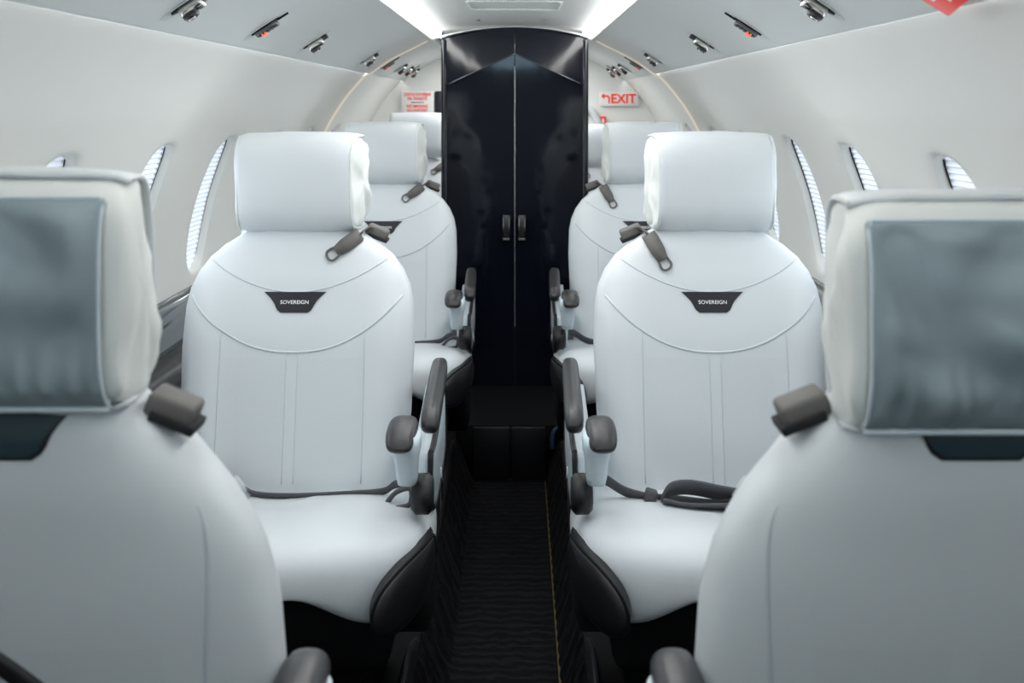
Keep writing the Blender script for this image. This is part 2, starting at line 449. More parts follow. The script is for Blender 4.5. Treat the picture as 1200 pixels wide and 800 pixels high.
def make_arm(parent, sx, short=False):
    off = 0.272
    # long pad
    y0, y1 = (-0.02, 0.20) if short else (-0.275, 0.19)
    if short:
        rings = []
        for i in range(15):
            t = i/14; y = lerp(-0.05, 0.20, t); e = max(0.05, (1-abs(2*t-1)**6))**.5
            hw = 0.027*lerp(.5, 1, e)
            hh = 0.030*e
            rings.append([Vector((sx*(off+x), y, 0.785+z*1.0-ZP)) for x, z in selip(hw, hh, 2.6, 20)])
        a = MB().loft(rings).build('armrest', M['arm'], parent)
        # pad wraps down behind
        sh = []
        for i, z in enumerate((0.79, 0.74, 0.66, 0.56, 0.50)):
            sh.append([Vector((sx*(off+0.005+x), 0.085+y, z-ZP)) for x, y in selip(0.030, 0.10, 5, 24)])
        MB().loft(sh).build('arm_shell', M['shell'], a)
        pd = []
        for i, z in enumerate((0.79, 0.74, 0.66, 0.56, 0.50)):
            pd.append([Vector((sx*(off-0.006+x), 0.150+y, z-ZP)) for x, y in selip(0.024, 0.045, 3.5, 20)])
        MB().loft(pd).build('arm_padding', M['arm'], a)
        return a
    rings = []
    for i in range(21):
        t = i/20; y = lerp(y0, y1, t); e = max(0.02, 1-abs(2*t-1)**10)**.5
        rings.append([Vector((sx*(off+0.034-0.014*t+x), y, 0.784+z-ZP)) for x, z in selip(0.019*lerp(.6, 1, e), 0.026*e, 2.8, 20)])
    a = MB().loft(rings).build('armrest', M['arm'], parent)
    # rounded front knuckle
    rings = []
    for i in range(17):
        t = i/16; y = lerp(-0.385, -0.262, t)
        e = max(0.0, 1-((0.42-t)/0.42)**2)**.5 if t < .42 else max(0, 1-((t-.6)/.42)**2 if t > .6 else 1)**.5
        e = max(e, .06)
        drop = -0.014*(1-t)**2
        rings.append([Vector((sx*(off-0.012+x), y, 0.791+drop+z-ZP)) for x, z in selip(0.0285*lerp(.45, 1, e), 0.021*e, 2.6, 24)])
    MB().loft(rings).build('arm_cap', M['arm'], a)
    # white front post
    rings = []
    for z, hw, hy, cy in ((0.790, .026, .040, -.325), (0.772, .0275, .045, -.325), (0.755, .026, .040, -.318), (0.735, .022, .036, -.312), (0.705, .020, .034, -.305), (0.690, .018, .03, -.300)):
        rings.append([Vector((sx*(off-0.004+x), cy+y, z-ZP)) for x, y in selip(hw, hy, 3.2, 24)])
    p = MB().loft(rings).build('arm_post', M['shell'], a)
    p['label'] = 'pale blue front post under the armrest'
    MB().lathe([(0, -.022), (.030, -.020), (.038, -.012), (.038, .012), (.030, .020), (0, .022)], (sx*(off+.020), -.255, .648-ZP), Matrix.Rotation(PI/2, 3, 'Y'), 28).build('arm_pivot', M['black'], a)
    # low white side panel, dark rim
    outl = smooth([Vector((-.19, .705, 0)), Vector((-.12, .70, 0)), Vector((0.02, .72, 0)), Vector((.155, .745, 0)), Vector((.185, .70, 0)), Vector((.17, .60, 0)), Vector((.0, .565, 0)), Vector((-.14, .575, 0)), Vector((-.20, .63, 0)), Vector((-.19, .705, 0))], 4)[:-1]
    rings = [[Vector((sx*xx, p_.x, p_.y-ZP)) for p_ in outl] for xx in (0.262, 0.302)]
    cen = Vector((sx*0.306, -0.04, .65-ZP)); rings.append([q.lerp(cen, 0.12)+Vector((sx*0.003, 0, 0)) for q in rings[-1]])
    sp = MB().loft(rings).build('side_panel', M['shell'], parent)
    pt = [Vector((sx*0.302, p_.x, p_.y-ZP)) for p_ in outl]; pt.append(pt[0])
    MB().tube(pt, 0.006, 6).build('panel_edging', M['black'], sp)
    return a

def make_base(parent, short=False):
    b = MB()
    b.rbox((0, -0.12, 0.42-ZP), (0.24, 0.24, 0.07), 0.03)
    b.rbox((0, -0.08, 0.27-ZP), (0.19, 0.17, 0.12), 0.03)
    o = b.build('seat_base', M['void'], parent)
    for sx in (-1, 1):
        prof = smooth([Vector((-.30, .545, 0)), Vector((-.10, .56, 0)), Vector((.15, .60, 0)), Vector((.19, .55, 0)), Vector((.15, .36, 0)), Vector((.05, .27, 0)), Vector((-.10, .30, 0)), Vector((-.26, .42, 0)), Vector((-.33, .50, 0)), Vector((-.30, .545, 0))], 4)[:-1]
        r = [[Vector((sx*x, p.x, p.y-ZP)) for p in prof] for x in (.225, .285)]
        cen = Vector((sx*.292, -.06, .47-ZP)); r.append([q.lerp(cen, .25)+Vector((sx*.010, 0, 0)) for q in r[-1]])
        s = MB().loft(r).build('side_housing', M['black'], parent)
        l = MB()
        l.tube([(sx*.309, -.30, .575-ZP), (sx*.315, -.305, .545-ZP), (sx*.313, -.31, .515-ZP)], [.004, .003, .0025], 8)
        l.rbox((sx*.309, -.295, .588-ZP), (.006, .006, .006), .002)
        l.build('recline_lever', M['chrome'], s)
        l = MB(); l.tube([(sx*.303, .02, .60-ZP), (sx*.309, .03, .56-ZP), (sx*.307, .035, .52-ZP)], [.004, .0025, .002], 8)
        l.build('track_lever', M['chrome'], s)
    return o

def make_seat(h, rear=False, row=2, hz=1.226, seed=1, detail=True):
    """h = +1: aisle on the seat's +x side"""
    REAR[0] = rear
    root = empty('passenger_seat', (0, 0, ZP))
    br = make_backrest(root, None)
    hr = make_headrest(root, hz, rear, seed, 0 if rear else (-.008 if h > 0 else .016))
    low = [make_cushion(root)]
    for sx in (-1, 1):
        low.append(make_lobe(root, sx)); make_arm(root, sx, short=rear)
    make_base(root)
    if rear:      # the near seats are slid back, their cushions shorter and lower
        low += list(low[1].children)+list(low[2].children)
        for o_ in root.children:
            if o_.name.split('.')[0] in ('side_housing',): low.append(o_); low += list(o_.children)
        for o_ in low: o_.data.transform(Matrix.Translation((0, 0, -.09)) @ Matrix.Diagonal((0.93, .72, 1, 1)))
    # seams
    r = 0.0016
    def stitch(pts, rr): MB().tube(pts, rr, 6).build('stitching', M['seam'], br)
    stitch(surf_path([(x, 0.998+0.075*(abs(x)/.205)**1.9) for x in [-.19+.01*i for i in range(39)]], off=0), r)
    stitch(surf_path([(x, 0.877+0.122*(abs(x)/.236)**2.3) for x in [-.226+.0113*i for i in range(41)]], off=0), 0.0026)
    for x in (-.152, .152):
        stitch(surf_path([(x, z) for z in [0.918-.02*i for i in range(16)]], off=0), r)
    for x in (-.012, .012):
        stitch(surf_path([(x, z) for z in [0.876-.02*i for i in range(14)]], off=0), r*.8)
    v, f = badge_patch(-1, 0.957, 0.999, .066, .040)
    bd = MB().add(v, f).build('badge', M['badge'], root, auto=0.6)
    bd['label'] = 'small black badge reading SOVEREIGN'
    t = MB(); text_facing(t, 'SOVEREIGN', 0.0105, 0.060, (0, 0, 0), bold=0)
    zz = 0.978; sl = 0.19
    t.map(lambda p: (p.x, yfront(p.x, zz+p.z)-0.0026+p.y, zz+p.z-ZP))
    t.build('lettering', M['white_txt'], bd, smooth=False)
    if rear:
        v, f = badge_patch(1, 1.065, 1.112, .075, .048)
        b2 = MB().add(v, f).build('back_badge', M['teal'], root, auto=0.6)
        v, f = badge_patch(1, 1.061, 1.113, .079, .052, off=0.0012)
        MB().add(v, f).build('badge_rim', M['badge'], b2, auto=0.6)
        for sx in (-1, 1):
            s = MB()
            pts = smooth([Vector((sx*x, z, 0)) for x, z in ((.184, 1.006), (.192, .978), (.194, .94), (.191, .88), (.187, .83), (.185, .77), (.185, .62))], 6)
            s.tube([Vector((math.copysign(min(abs(p.x), .93*wz(p.y)), p.x), yrear(min(abs(p.x), .93*wz(p.y)), p.y)-.0005, p.y-ZP)) for p in pts], [min(.0028, .0004+.0004*i) for i in range(len(pts))], 6)
            s.build('back_piping', M['seam'], br)
    # shoulder belt guide on the aisle-side shoulder
    x0 = h*(0.152 if rear else 0.160); z0 = 1.108 if not rear else 1.090
    R = Matrix.Rotation(h*math.radians(22), 3, 'Y')
    g = MB(); yb = 0.07 if not rear else 0.045
    g.rbox((x0, yb, z0), (.0245, .021, .0125), .005, R)
    g.map(lambda p: (p.x, p.y, p.z-ZP+0.004))
    go = g.build('belt_guide', M['web'], root)
    if rear:
        go['label'] = 'grey shoulder belt guide'
        n = MB(); n.rbox((x0+h*0.004, yb+0.003, z0-0.011), (.024, .0215, .005), .002, R); n.map(lambda p: (p.x, p.y, p.z-ZP+0.004))
        n.build('guide_slot', M['gap'], go)
    else:
        n = MB(); n.rbox((x0+h*0.002, yb-0.002, z0-0.011), (.023, .022, .004), .002, R); n.map(lambda p: (p.x, p.y, p.z-ZP+0.004))
        n.build('guide_slot', M['gap'], go)
        # webbing and buckle hanging over the front of the shoulder
        ang = math.radians(35 if h > 0 else 62)
        px, pz = h*0.128, 1.113
        dxn, dzn = -h*math.cos(ang), -math.sin(ang)
        n = 14; path = []; sides = []
        for i in range(n):
            t = i/(n-1); x = px+dxn*.056*t; z = pz+dzn*.056*t
            y = yfront(x, max(0.95, min(1.118, z)))-0.006-0.004*math.sin(t*PI)
            hw = lerp(.0165, .0155, t) if t < .55 else lerp(.0165, .0115, (t-.55)/.45)
            path.append(Vector((x, y, z-ZP))); sides.append(Vector((-dzn*hw, 0, dxn*hw)))
        st = MB().ribbon(path, sides, 0.007).build('shoulder_buckle', M['web'], root)
        e = path[-1]; lp = []
        for u, w in [(q.x, q.y) for q in smooth([(-.004, -.0095, 0), (.004, -.0110, 0), (.014, -.0115, 0), (.0195, -.006, 0), (.0205, 0, 0), (.0195, .006, 0), (.014, .0115, 0), (.004, .0110, 0), (-.004, .0095, 0)], 3)]:
            q = Vector((e.x+dxn*u-dzn*w, 0, e.z+dzn*u+dxn*w)); q.y = yfront(q.x, min(1.118, q.z+ZP))-0.006; lp.append(q)
        MB().tube(lp, 0.0028, 6).build('buckle_loop', M['web'], st)
        # strap running back from the buckle over the shoulder to the guide
        top = [path[0]+Vector((0, 0, .000)), path[0]+Vector((h*.010, .020, .010)), Vector((x0-h*.012, yb-.010, z0+.010-ZP)), Vector((x0, yb+.01, z0+.005-ZP))]
        MB().ribbon(smooth(top, 5), Vector((h*.008, -.006, .006)), 0.003).build('shoulder_strap', M['web'], root)
        # lap belt
        if h > 0:
            pts = [(-.20, -.125, .63), (-.10, -.150, .622), (-.055, -.155, .607), (.03, -.150, .603), (.13, -.145, .606), (.20, -.15, .612), (.228, -.165, .632), (.262, -.19, .640), (.272, -.20, .600)]
            sd = [.014, .014, .008, .006, .006, .008, .010, .012, .012]
        else:
            pts = [(.20, -.145, .605), (.10, -.20, .622), (.01, -.205, .612), (-.03, -.20, .608), (-.10, -.185, .609), (-.155, -.18, .612), (-.20, -.17, .620), (-.235, -.165, .640), (-.255, -.17, .648)]
            sd = [.012, .012, .011, .009, .011, .011, .012, .013, .014]
        pp = smooth([(a, b, c-ZP) for a, b, c in pts], 5); sides = []
        for i in range(len(pp)):
            w = interp(i/(len(pp)-1)*(len(sd)-1), list(enumerate(sd))); sides.append(Vector((0, w*-.45, w*.9)))
        lb = MB().ribbon(pp, sides, 0.004)
        lbo = lb.build('lap_belt', M['belt'], root)
        if h < 0:
            fold = [(a_-.045, b_, c_) for a_, b_, c_ in [(-.085, -.205, .612), (-.07, -.215, .640), (-.03, -.215, .645), (.03, -.21, .632), (.09, -.21, .622), (.14, -.21, .618)]]
            k = MB().ribbon(smooth([(a, b, c-ZP) for a, b, c in fold], 6), Vector((0, -.014, .018)), .006)
            k.ribbon(smooth([(a-.045, b-.004, c-ZP) for a, b, c in [(-.085, -.21, .615), (-.04, -.225, .612), (.03, -.225, .611), (.12, -.225, .612)]], 5), Vector((0, -.018, .013)), .006)
            k.build('belt_fold', M['belt'], lbo)
            kk = MB().rbox((-.150, -.188, .617-ZP), (.012, .012, .013), .004, Matrix.Rotation(.3, 3, 'Y')); kk.build('belt_keeper', M['belt'], lbo)
        else:
            kk = MB().tube(smooth([(.215, -.19, .606-ZP), (.235, -.20, .630-ZP), (.262, -.20, .636-ZP), (.262, -.21, .61-ZP), (.235, -.215, .604-ZP)], 5), .005, 8)
            kk.build('belt_fold', M['belt'], lbo)
    return root

def copy_tree(o, parent=None):
    c = o.copy(); C.objects.link(c)
    if parent: c.parent = parent
    for ch in list(o.children): copy_tree(ch, c)
    return c

GS = 'white leather passenger seats along the aisle'
protoL = make_seat(+1, seed=1); protoL.location = (-0.451, 2.20, ZP)
protoR = make_seat(-1, seed=2); protoR.location = (0.440, 2.20, ZP)
tag(protoL, 'white leather seat left of aisle facing us, whole SOVEREIGN badge showing', 'seat', GS)
tag(protoR, 'white leather seat right of aisle facing us, whole SOVEREIGN badge and folded lap belt showing', 'seat', GS)
for proto, x, y, lab in ((protoL, -0.437, 3.50, 'white seat on the left half hidden behind the nearer seat facing us, beside black door'),
                         (protoR, 0.450, 3.50, 'white seat on the right half hidden behind the nearer seat facing us, beside black door')):
    s = copy_tree(proto); s.location = (x, y, ZP); tag(s, lab, 'seat', GS)
bigL = copy_tree(protoL); bigL.location = (-0.455, 4.86, ZP)
tag(bigL, 'farthest white seat on the left, a sliver visible under the lavatory no smoking sign', 'seat', GS)
bigR = copy_tree(protoR); bigR.location = (0.455, 4.86, ZP)
for rt, dz_ in ((bigL, .022), (bigR, -.035)):
    for ch in rt.children:
        if ch.name.startswith('headrest'): ch.location.z += dz_
tag(bigR, 'farthest white seat on the right, a sliver visible between black door and headrest', 'seat', GS)
n1 = make_seat(-1, rear=True, seed=5, hz=1.219); n1.rotation_euler = (0, 0, PI); n1.location = (-0.475, 1.065, ZP)
st = MB(); pp = [(.08, .912), (.04, .879), (.0, .846), (-.04, .810), (-.08, .778), (-.12, .745)]
REAR[0] = True
st.ribbon([Vector((x, yrear(x, z)+.002, z-ZP)) for x, z in pp], Vector((.0060, 0, -.0072)), .006)
st.build('back_strap', M['black'], n1)
n2 = make_seat(+1, rear=True, seed=9, hz=1.198); n2.rotation_euler = (0, 0, PI); n2.location = (0.465, 1.065, ZP)
tag(n1, 'nearest white seat at the left edge seen from behind, smooth blue grey back cloth', 'seat', GS)
tag(n2, 'nearest white seat at the right edge seen from behind, gathered cloth above dark badge', 'seat', GS)

# ------------------------------------------------------------------ cabin shell
CZ, RR = 0.90, 0.87
def wall_pt(a):   # a = angle above horizontal
    return RR*math.cos(a), CZ+RR*math.sin(a)
A_TOP = math.asin((1.548-CZ)/RR); A_BOT = math.asin((0.70-CZ)/RR)
WIN = [1.24, 1.78, 2.30, 2.80, 3.34, 3.88, 4.46, 5.0]
WH = 0.090                                        # half width of an opening
a0w = math.asin((0.935-CZ)/RR); a1w = math.asin((1.306-CZ)/RR); AM = (a0w+a1w)/2; AH = (a1w-a0w)/2
A_LEDGE = a0w-0.10
Y0, Y1 = -1.3, 5.45
EXY = 1.0
def win_hole(y, k, N, sc=1.0):
    a = 2*PI*k/N; n = 3.0
    return y+WH*sc*sgnpow(math.cos(a), 2/n), AM+AH*sgnpow(math.sin(a), 2/n)*(1-(1-sc)*.5)

def build_wall(sx, side):
    mb = MB(); N = 48
    def P(y, a, out=0.0):
        x, z = wall_pt(a); return Vector((sx*(x+out*math.cos(a)), y, z+out*math.sin(a)))
    edges = [Y0]+[(WIN[i]+WIN[i+1])/2 for i in range(len(WIN)-1)]
    cells = []
    first = WIN[0]-0.27
    a_lo, a_hi = AM-AH-0.06, AM+AH+0.08
    ycells = [first]+[(WIN[i]+WIN[i+1])/2 for i in range(len(WIN)-1)]+[WIN[-1]+0.27]
    for i, y in enumerate(WIN):
        ya, yb = ycells[i], ycells[i+1]
        # ring of boundary points matched to hole
        rows = []
        for ring in range(7):
            t = ring/6; r = []
            for k in range(N):
                hy, ha = win_hole(y, k, N)
                ang = 2*PI*k/N; c, s = math.cos(ang), math.sin(ang); m = max(abs(c), abs(s))
                by = y+(c/m)*((yb-y) if c > 0 else (y-ya)); ba = (a_lo+a_hi)/2+(s/m)*(a_hi-a_lo)/2
                t2 = t**1.5
                soft = 0.006*(1-min(1, t*2.5))**2
                r.append(P(lerp(hy, by, t2), lerp(ha, ba, t2), soft))
            rows.append(r)
        # rows start at the hole; loft without caps
        mb.loft(rows, cap=False)
    def strip(ya, yb, aa, ab, ny, na):
        rows = [[P(lerp(ya, yb, j/ny), lerp(aa, ab, i/na)) for j in range(ny+1)] for i in range(na+1)]
        mb.loft(rows, cap=False, closed=False)
    yA, yB = ycells[0], ycells[-1]
    strip(Y0, Y1, a_hi, A_TOP, 40, 14); strip(Y0, Y1, A_BOT, a_lo, 40, 24)
    strip(Y0, yA, a_lo, a_hi, 8, 16); strip(yB, Y1, a_lo, a_hi, 8, 16)
    w = mb.build('wall_'+side, M['wall'])
    tag(w, 'curved white cabin wall on the %s with the oval windows' % side, 'wall', kind='structure')
    # windows
    for i, y in enumerate(WIN):
        e = empty('window_%d' % (i+1+(0 if sx < 0 else len(WIN))), (sx*wall_pt(AM)[0], y, wall_pt(AM)[1]))
        ords = ['nearest', 'second', 'third', 'fourth', 'fifth', 'sixth', 'seventh', 'eighth']
        tag(e, 'narrow oval window with bright pleated shade, %s along the %s wall from the camera' % (ords[i], side), 'window', kind='structure')
        off = Vector(e.location)
        rows = []
        for out, sc in ((0.006, 1.0), (0.010, 0.985), (0.022, 0.965), (0.036, 0.95), (0.040, 0.90)):
            r = []
            for k in range(N):
                hy, ha = win_hole(y, k, N, sc)
                r.append(P(hy, ha, out)-off)
            rows.append(r)
        MB().loft(rows, cap=False).build('window_frame', M['wall'], e)
        # pleated shade
        nP = 30; v = []; f = []; vals = []
        for j in range(nP*2+1):
            t = j/(nP*2); a = lerp(AM-AH, AM+AH, t)
            q = abs(2*t-1); hw = WH*0.95*(1-min(.999, q)**3)**(1/3)
            o = 0.031-(0.005 if j % 2 else 0.0)
            for i2 in range(5):
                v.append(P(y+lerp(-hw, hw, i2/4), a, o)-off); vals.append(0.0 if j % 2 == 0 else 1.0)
        for j in range(nP*2):
            for i2 in range(4):
                a = j*5+i2; f.append([a, a+1, a+6, a+5])
        me = bpy.data.meshes.new('shade'); me.from_pydata([tuple(p) for p in v], [], f); me.update()
        at = me.attributes.new('pleat', 'FLOAT', 'POINT'); at.data.foreach_set('value', vals)
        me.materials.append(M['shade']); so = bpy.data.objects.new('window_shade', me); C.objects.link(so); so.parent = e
        # dark guide channel on the far edge
        v = []; f = []
        path = []
        for j in range(25):
            t = j/24; a = AM+AH*lerp(-.80, .90, t); q = abs((a-AM)/AH); hw = WH*0.92*(1-q**3)**(1/3)
            path.append(P(y+hw-0.001, a, 0.024)-off)
        MB().tube(path, [(0.0004 if sx < 0 else .0007)+(0.0008 if sx < 0 else .0014)*(i/24) for i in range(25)], 6).build('shade_channel', M['gap'], e)
        # outer pane behind the shade
        rows = []
        pr = [P(*win_hole(y, k, N, 0.95), 0.044)-off for k in range(N)]; cen = P(y, AM, 0.044)-off
        MB().loft([pr, [p.lerp(cen, .98) for p in pr]], cap=False).build('pane', M['shade_back'], e)
    return w
M['shade_back'] = mat('daylight_pane', (0.7, 0.8, 0.95), 0.3, emit=(0.75, 0.85, 1.0), es=0.25)
build_wall(-1, 'left'); build_wall(1, 'right')

# overhead panels with light slots, centre ceiling
def strip_mesh(prof, name, m, y0=Y0, y1=Y1, ny=30, **k):
    rows = [[Vector((x, lerp(y0, y1, j/ny), z)) for j in range(ny+1)] for x, z in prof]
    return MB().loft(rows, cap=False, closed=False).build(name, m, **k)
for sx, sd in ((-1, 'left'), (1, 'right')):
    pr = smooth([(sx*.588, 1.560, 0), (sx*.597, 1.535, 0), (sx*.596, 1.527, 0), (sx*.586, 1.530, 0), (sx*.528, 1.572, 0), (sx*.46, 1.611, 0), (sx*.39, 1.645, 0), (sx*.345, 1.668, 0), (sx*.336, 1.675, 0), (sx*.340, 1.70, 0)], 4)
    o = strip_mesh([(p.x, p.y) for p in pr], 'ceiling', M['psu'])
    tag(o, 'curved grey white overhead panel on the %s carrying the reading lights' % sd, 'ceiling', kind='structure')
    o = strip_mesh([(sx*.345, 1.679), (sx*.306, 1.687), (sx*.300, 1.714)], 'ceiling_light', M['strip'], y0=-0.9, y1=4.29)
    tag(o, 'long bright light strip running along the ceiling on the %s' % sd, 'light')
    o = strip_mesh([(sx*.5965, 1.5285), (sx*.6025, 1.5305)], 'cove_light', M['cove'], y1=5.42)
    tag(o, 'thin cove light line above the %s wall' % sd, 'light')
cp = [(lerp(-.297, .297, i/24), 1.734-0.020*(abs(lerp(-1, 1, i/24))**2)) for i in range(25)]
o = strip_mesh([(-.300, 1.712)]+cp+[(.300, 1.712)], 'ceiling', M['ceil'])
tag(o, 'gently arched white centre ceiling between the two light strips', 'ceiling', kind='structure')
# outer roof so no light leaks
rr = [( .62*math.cos(a), 1.60+.20*math.sin(a)) for a in [PI*i/16 for i in range(17)]]
o = strip_mesh(rr, 'ceiling', M['wall'], y0=Y0, y1=Y1); tag(o, 'outer roof skin above the overhead panels', 'ceiling', kind='structure')
# access panel seam in the ceiling
h = MB()
def cz(x): return 1.734-0.020*(x/.297)**2
def rr_path(x0, x1, y0, y1, r=0.02):
    pts = []
    for cx, cy, a0 in ((x1-r, y1-r, 0), (x0+r, y1-r, PI/2), (x0+r, y0+r, PI), (x1-r, y0+r, 3*PI/2)):
        for k in range(6):
            a = a0+PI/2*k/5; pts.append((cx+r*math.cos(a), cy+r*math.sin(a)))
    return pts
P_ = rr_path(-.14, .165, 3.22, 3.50); P_.append(P_[0])
h.tube([Vector((x, y, cz(x)-0.001)) for x, y in P_], 0.0035, 6)
o = h.build('ceiling_hatch', M['psu']); tag(o, 'rounded outline of an access hatch in the white centre ceiling', 'hatch')
for x, lab in ((-.13, 'left'), (.13, 'right')):
    o = MB().lathe([(.0, .0), (.008, 0), (.006, .004), (0.0, .005)], (x, 3.95, cz(x)-.003), n=12).build('ceiling_button', M['handle'])
    tag(o, 'tiny round fastener in the centre ceiling before the black door, %s one' % lab, 'fastener')

# floor
def flr(prof, name, m, lab, y0=Y0, y1=3.76, ny=40):
    o = strip_mesh(prof, name, m, y0=y0, y1=y1, ny=ny); tag(o, lab, 'floor', kind='structure'); return o
flr([(-.14, 0), (.126, 0)], 'floor', M['carpet'], 'black wave patterned aisle carpet')
def ribs(sx, xa, xb):
    prof = []
    v = []; f = []; ny = 260; nx = 8
    for j in range(ny+1):
        y = lerp(1.2, 3.76, j/ny)
        for i in range(nx+1):
            t = i/nx; x = lerp(xa, xb, t); z = lerp(0, .150, t**1.15)
            w = 0.0045*math.sin(y*115+t*3+1.5*noise.noise(Vector((x*20, y*6, 0))))*sstep(0, .15, t)*sstep(1, .85, t)
            v.append((x-sx*w, y, z+w))
    for j in range(ny):
        for i in range(nx):
            a = j*(nx+1)+i; f.append([a, a+1, a+nx+2, a+nx+1])
    return MB().add(v, f)
o = ribs(-1, -.14, -.205).build('trim_1', M['carpet']); tag(o, 'ribbed black carpet on the left side of the sunken aisle', 'trim', kind='structure')
o = ribs(1, .126, .180).build('trim_2', M['carpet']); tag(o, 'ribbed black carpet on the right side of the sunken aisle', 'trim', kind='structure')
flr([(-.86, ZP), (-.205, ZP)], 'floor', M['void'], 'black raised floor under the left seats', y1=Y1)
flr([(.180, ZP), (.86, ZP)], 'floor', M['void'], 'black raised floor under the right seats', y1=Y1)
flr([(-.205, .20), (.205, .20)], 'floor', M['void'], 'raised black floor in front of the door', y0=3.76, y1=Y1)
# padded edging along the top of the aisle sides: low rolls that swell beside every seat
for sx, xb, side in ((-1, -.213, 'left'), (1, .187, 'right')):
    for y0_, y1_, w in ((1.35, 2.35, 'near seat facing us'), (2.50, 3.72, 'far seat facing us')):
        rings = []
        for i in range(41):
            t = i/40; y = lerp(y0_, y1_, t); e = max(.03, 1-abs(2*t-1)**8)**.5
            hh = (0.020+0.035*sstep(.25, .6, t)*sstep(1.02, .8, t))*e
            rings.append([Vector((xb+x, y, ZP+0.002+z)) for x, z in [(p, max(0, q)) for p, q in selip(.014*e, hh*1.2, 2.4, 16)]])
        o = MB().loft(rings).build('rail_cover', M['arm'])
        tag(o, 'dark leather rail cover on the %s aisle edge beside the %s' % (side, w), 'rail cover')
# step riser: two black panels
st_ = empty('aisle_step', (0, 3.76, 0)); tag(st_, 'black step at the end of the aisle carpet before the door', 'step')
for x0, x1, lab in ((-.142, -.006, 'left'), (.000, .128, 'right')):
    o = MB().rbox(((x0+x1)/2, 3.752, .10), ((x1-x0)/2, .006, .098), .003).build('step_panel', M['black'], st_); o.location.y = -3.76
o = MB().rbox((0, 3.775, .10), (.206, .012, .0995), .0).build('step_riser', M['void'], st_); o.location.y = -3.76
# gold strip and the blue strap by the right edge
o = strip_mesh([(.124, .0015), (.127, .004), (.130, .0035)], 'edge_strip', M['gold'], y0=1.6, y1=3.74); tag(o, 'thin brass coloured strip along the right edge of the aisle carpet', 'strip')
b = MB().ribbon(smooth([(.152, 3.735, .12), (.152, 3.733, .165), (.160, 3.735, .19), (.18, 3.74, .205), (.225, 3.76, .212)], 5), Vector((.006, -.010, .004)), .006)
o = b.build('blue_strap', M['blue']); tag(o, 'small blue curved strap at the right corner of the step', 'strap')

# end walls
def endwall(y, name, lab, m):
    pts = [Vector((RR*math.cos(a), y, max(0.0, CZ+RR*math.sin(a)))) for a in [2*PI*k/64 for k in range(64)]]
    o = mk(name, pts, [list(range(64))], m, smooth=False); tag(o, lab, 'wall', kind='structure'); return o
endwall(5.43, 'wall_front', 'white bulkhead at the far end carrying the signs', M['wall'])
endwall(Y0+.01, 'wall_back', 'unseen grey closing wall added behind the camera', M['ledge'])  # closes the cabin out of view; grey so the near seat backs stay darker

# side ledges: glossy inset panel under the windows, dark trim line, grey lower panel
for sx, sd in ((-1, 'left'), (1, 'right')):
    o = strip_mesh([(sx*.868, .905), (sx*.866, .900), (sx*.845, .895), (sx*.842, .780)], 'side_panel', M['gloss'], y0=.2, y1=5.42)
    tag(o, 'glossy dark grey panel under the windows along the %s wall' % sd, 'panel')
    o = strip_mesh([(sx*.845, .782), (sx*.80, .778), (sx*.792, .765), (sx*.792, .752)], 'ledge_trim', M['black'], y0=.2, y1=5.42)
    tag(o, 'black ledge lip running along the %s side panel' % sd, 'ledge')
    o = strip_mesh([(sx*.792, .752), (sx*.785, .745), (sx*.785, .722), (sx*.792, .716)], 'ledge_rail', M['chrome'], y0=.2, y1=5.42)
    tag(o, 'polished metal rail under the black ledge on the %s' % sd, 'rail')
    o = strip_mesh([(sx*.792, .718), (sx*.80, .70), (sx*.81, .45), (sx*.80, ZP+.002)], 'side_panel', M['ledge'], y0=.2, y1=5.42)
    tag(o, 'grey lower side panel below the metal rail on the %s' % sd, 'panel')

# warm light arch in front of the door (wall part + overhead part, one hoop per side)
for sx, sd in ((-1, 'left'), (1, 'right')):
    sec = []
    for i in range(30):
        a = lerp(math.asin((.93-CZ)/RR), math.asin((1.518-CZ)/RR), i/29); x, z = wall_pt(a); sec.append((sx*(x-.004), z))
    ov = smooth([(sx*.588, 1.525, 0), (sx*.528, 1.568, 0), (sx*.46, 1.607, 0), (sx*.39, 1.641, 0), (sx*.350, 1.662, 0)], 5)
    sec += [(p.x, p.y) for p in ov]
    rows = [[Vector((x, 4.15, z)), Vector((x*.997, 4.165, z)), Vector((x*.997, 4.195, z)), Vector((x, 4.21, z))] for x, z in sec]
    o = MB().loft(rows, cap=False, closed=False).build('light_arch', M['warm']); tag(o, 'warm glowing thin arch across the %s wall and overhead panel' % sd, 'light')

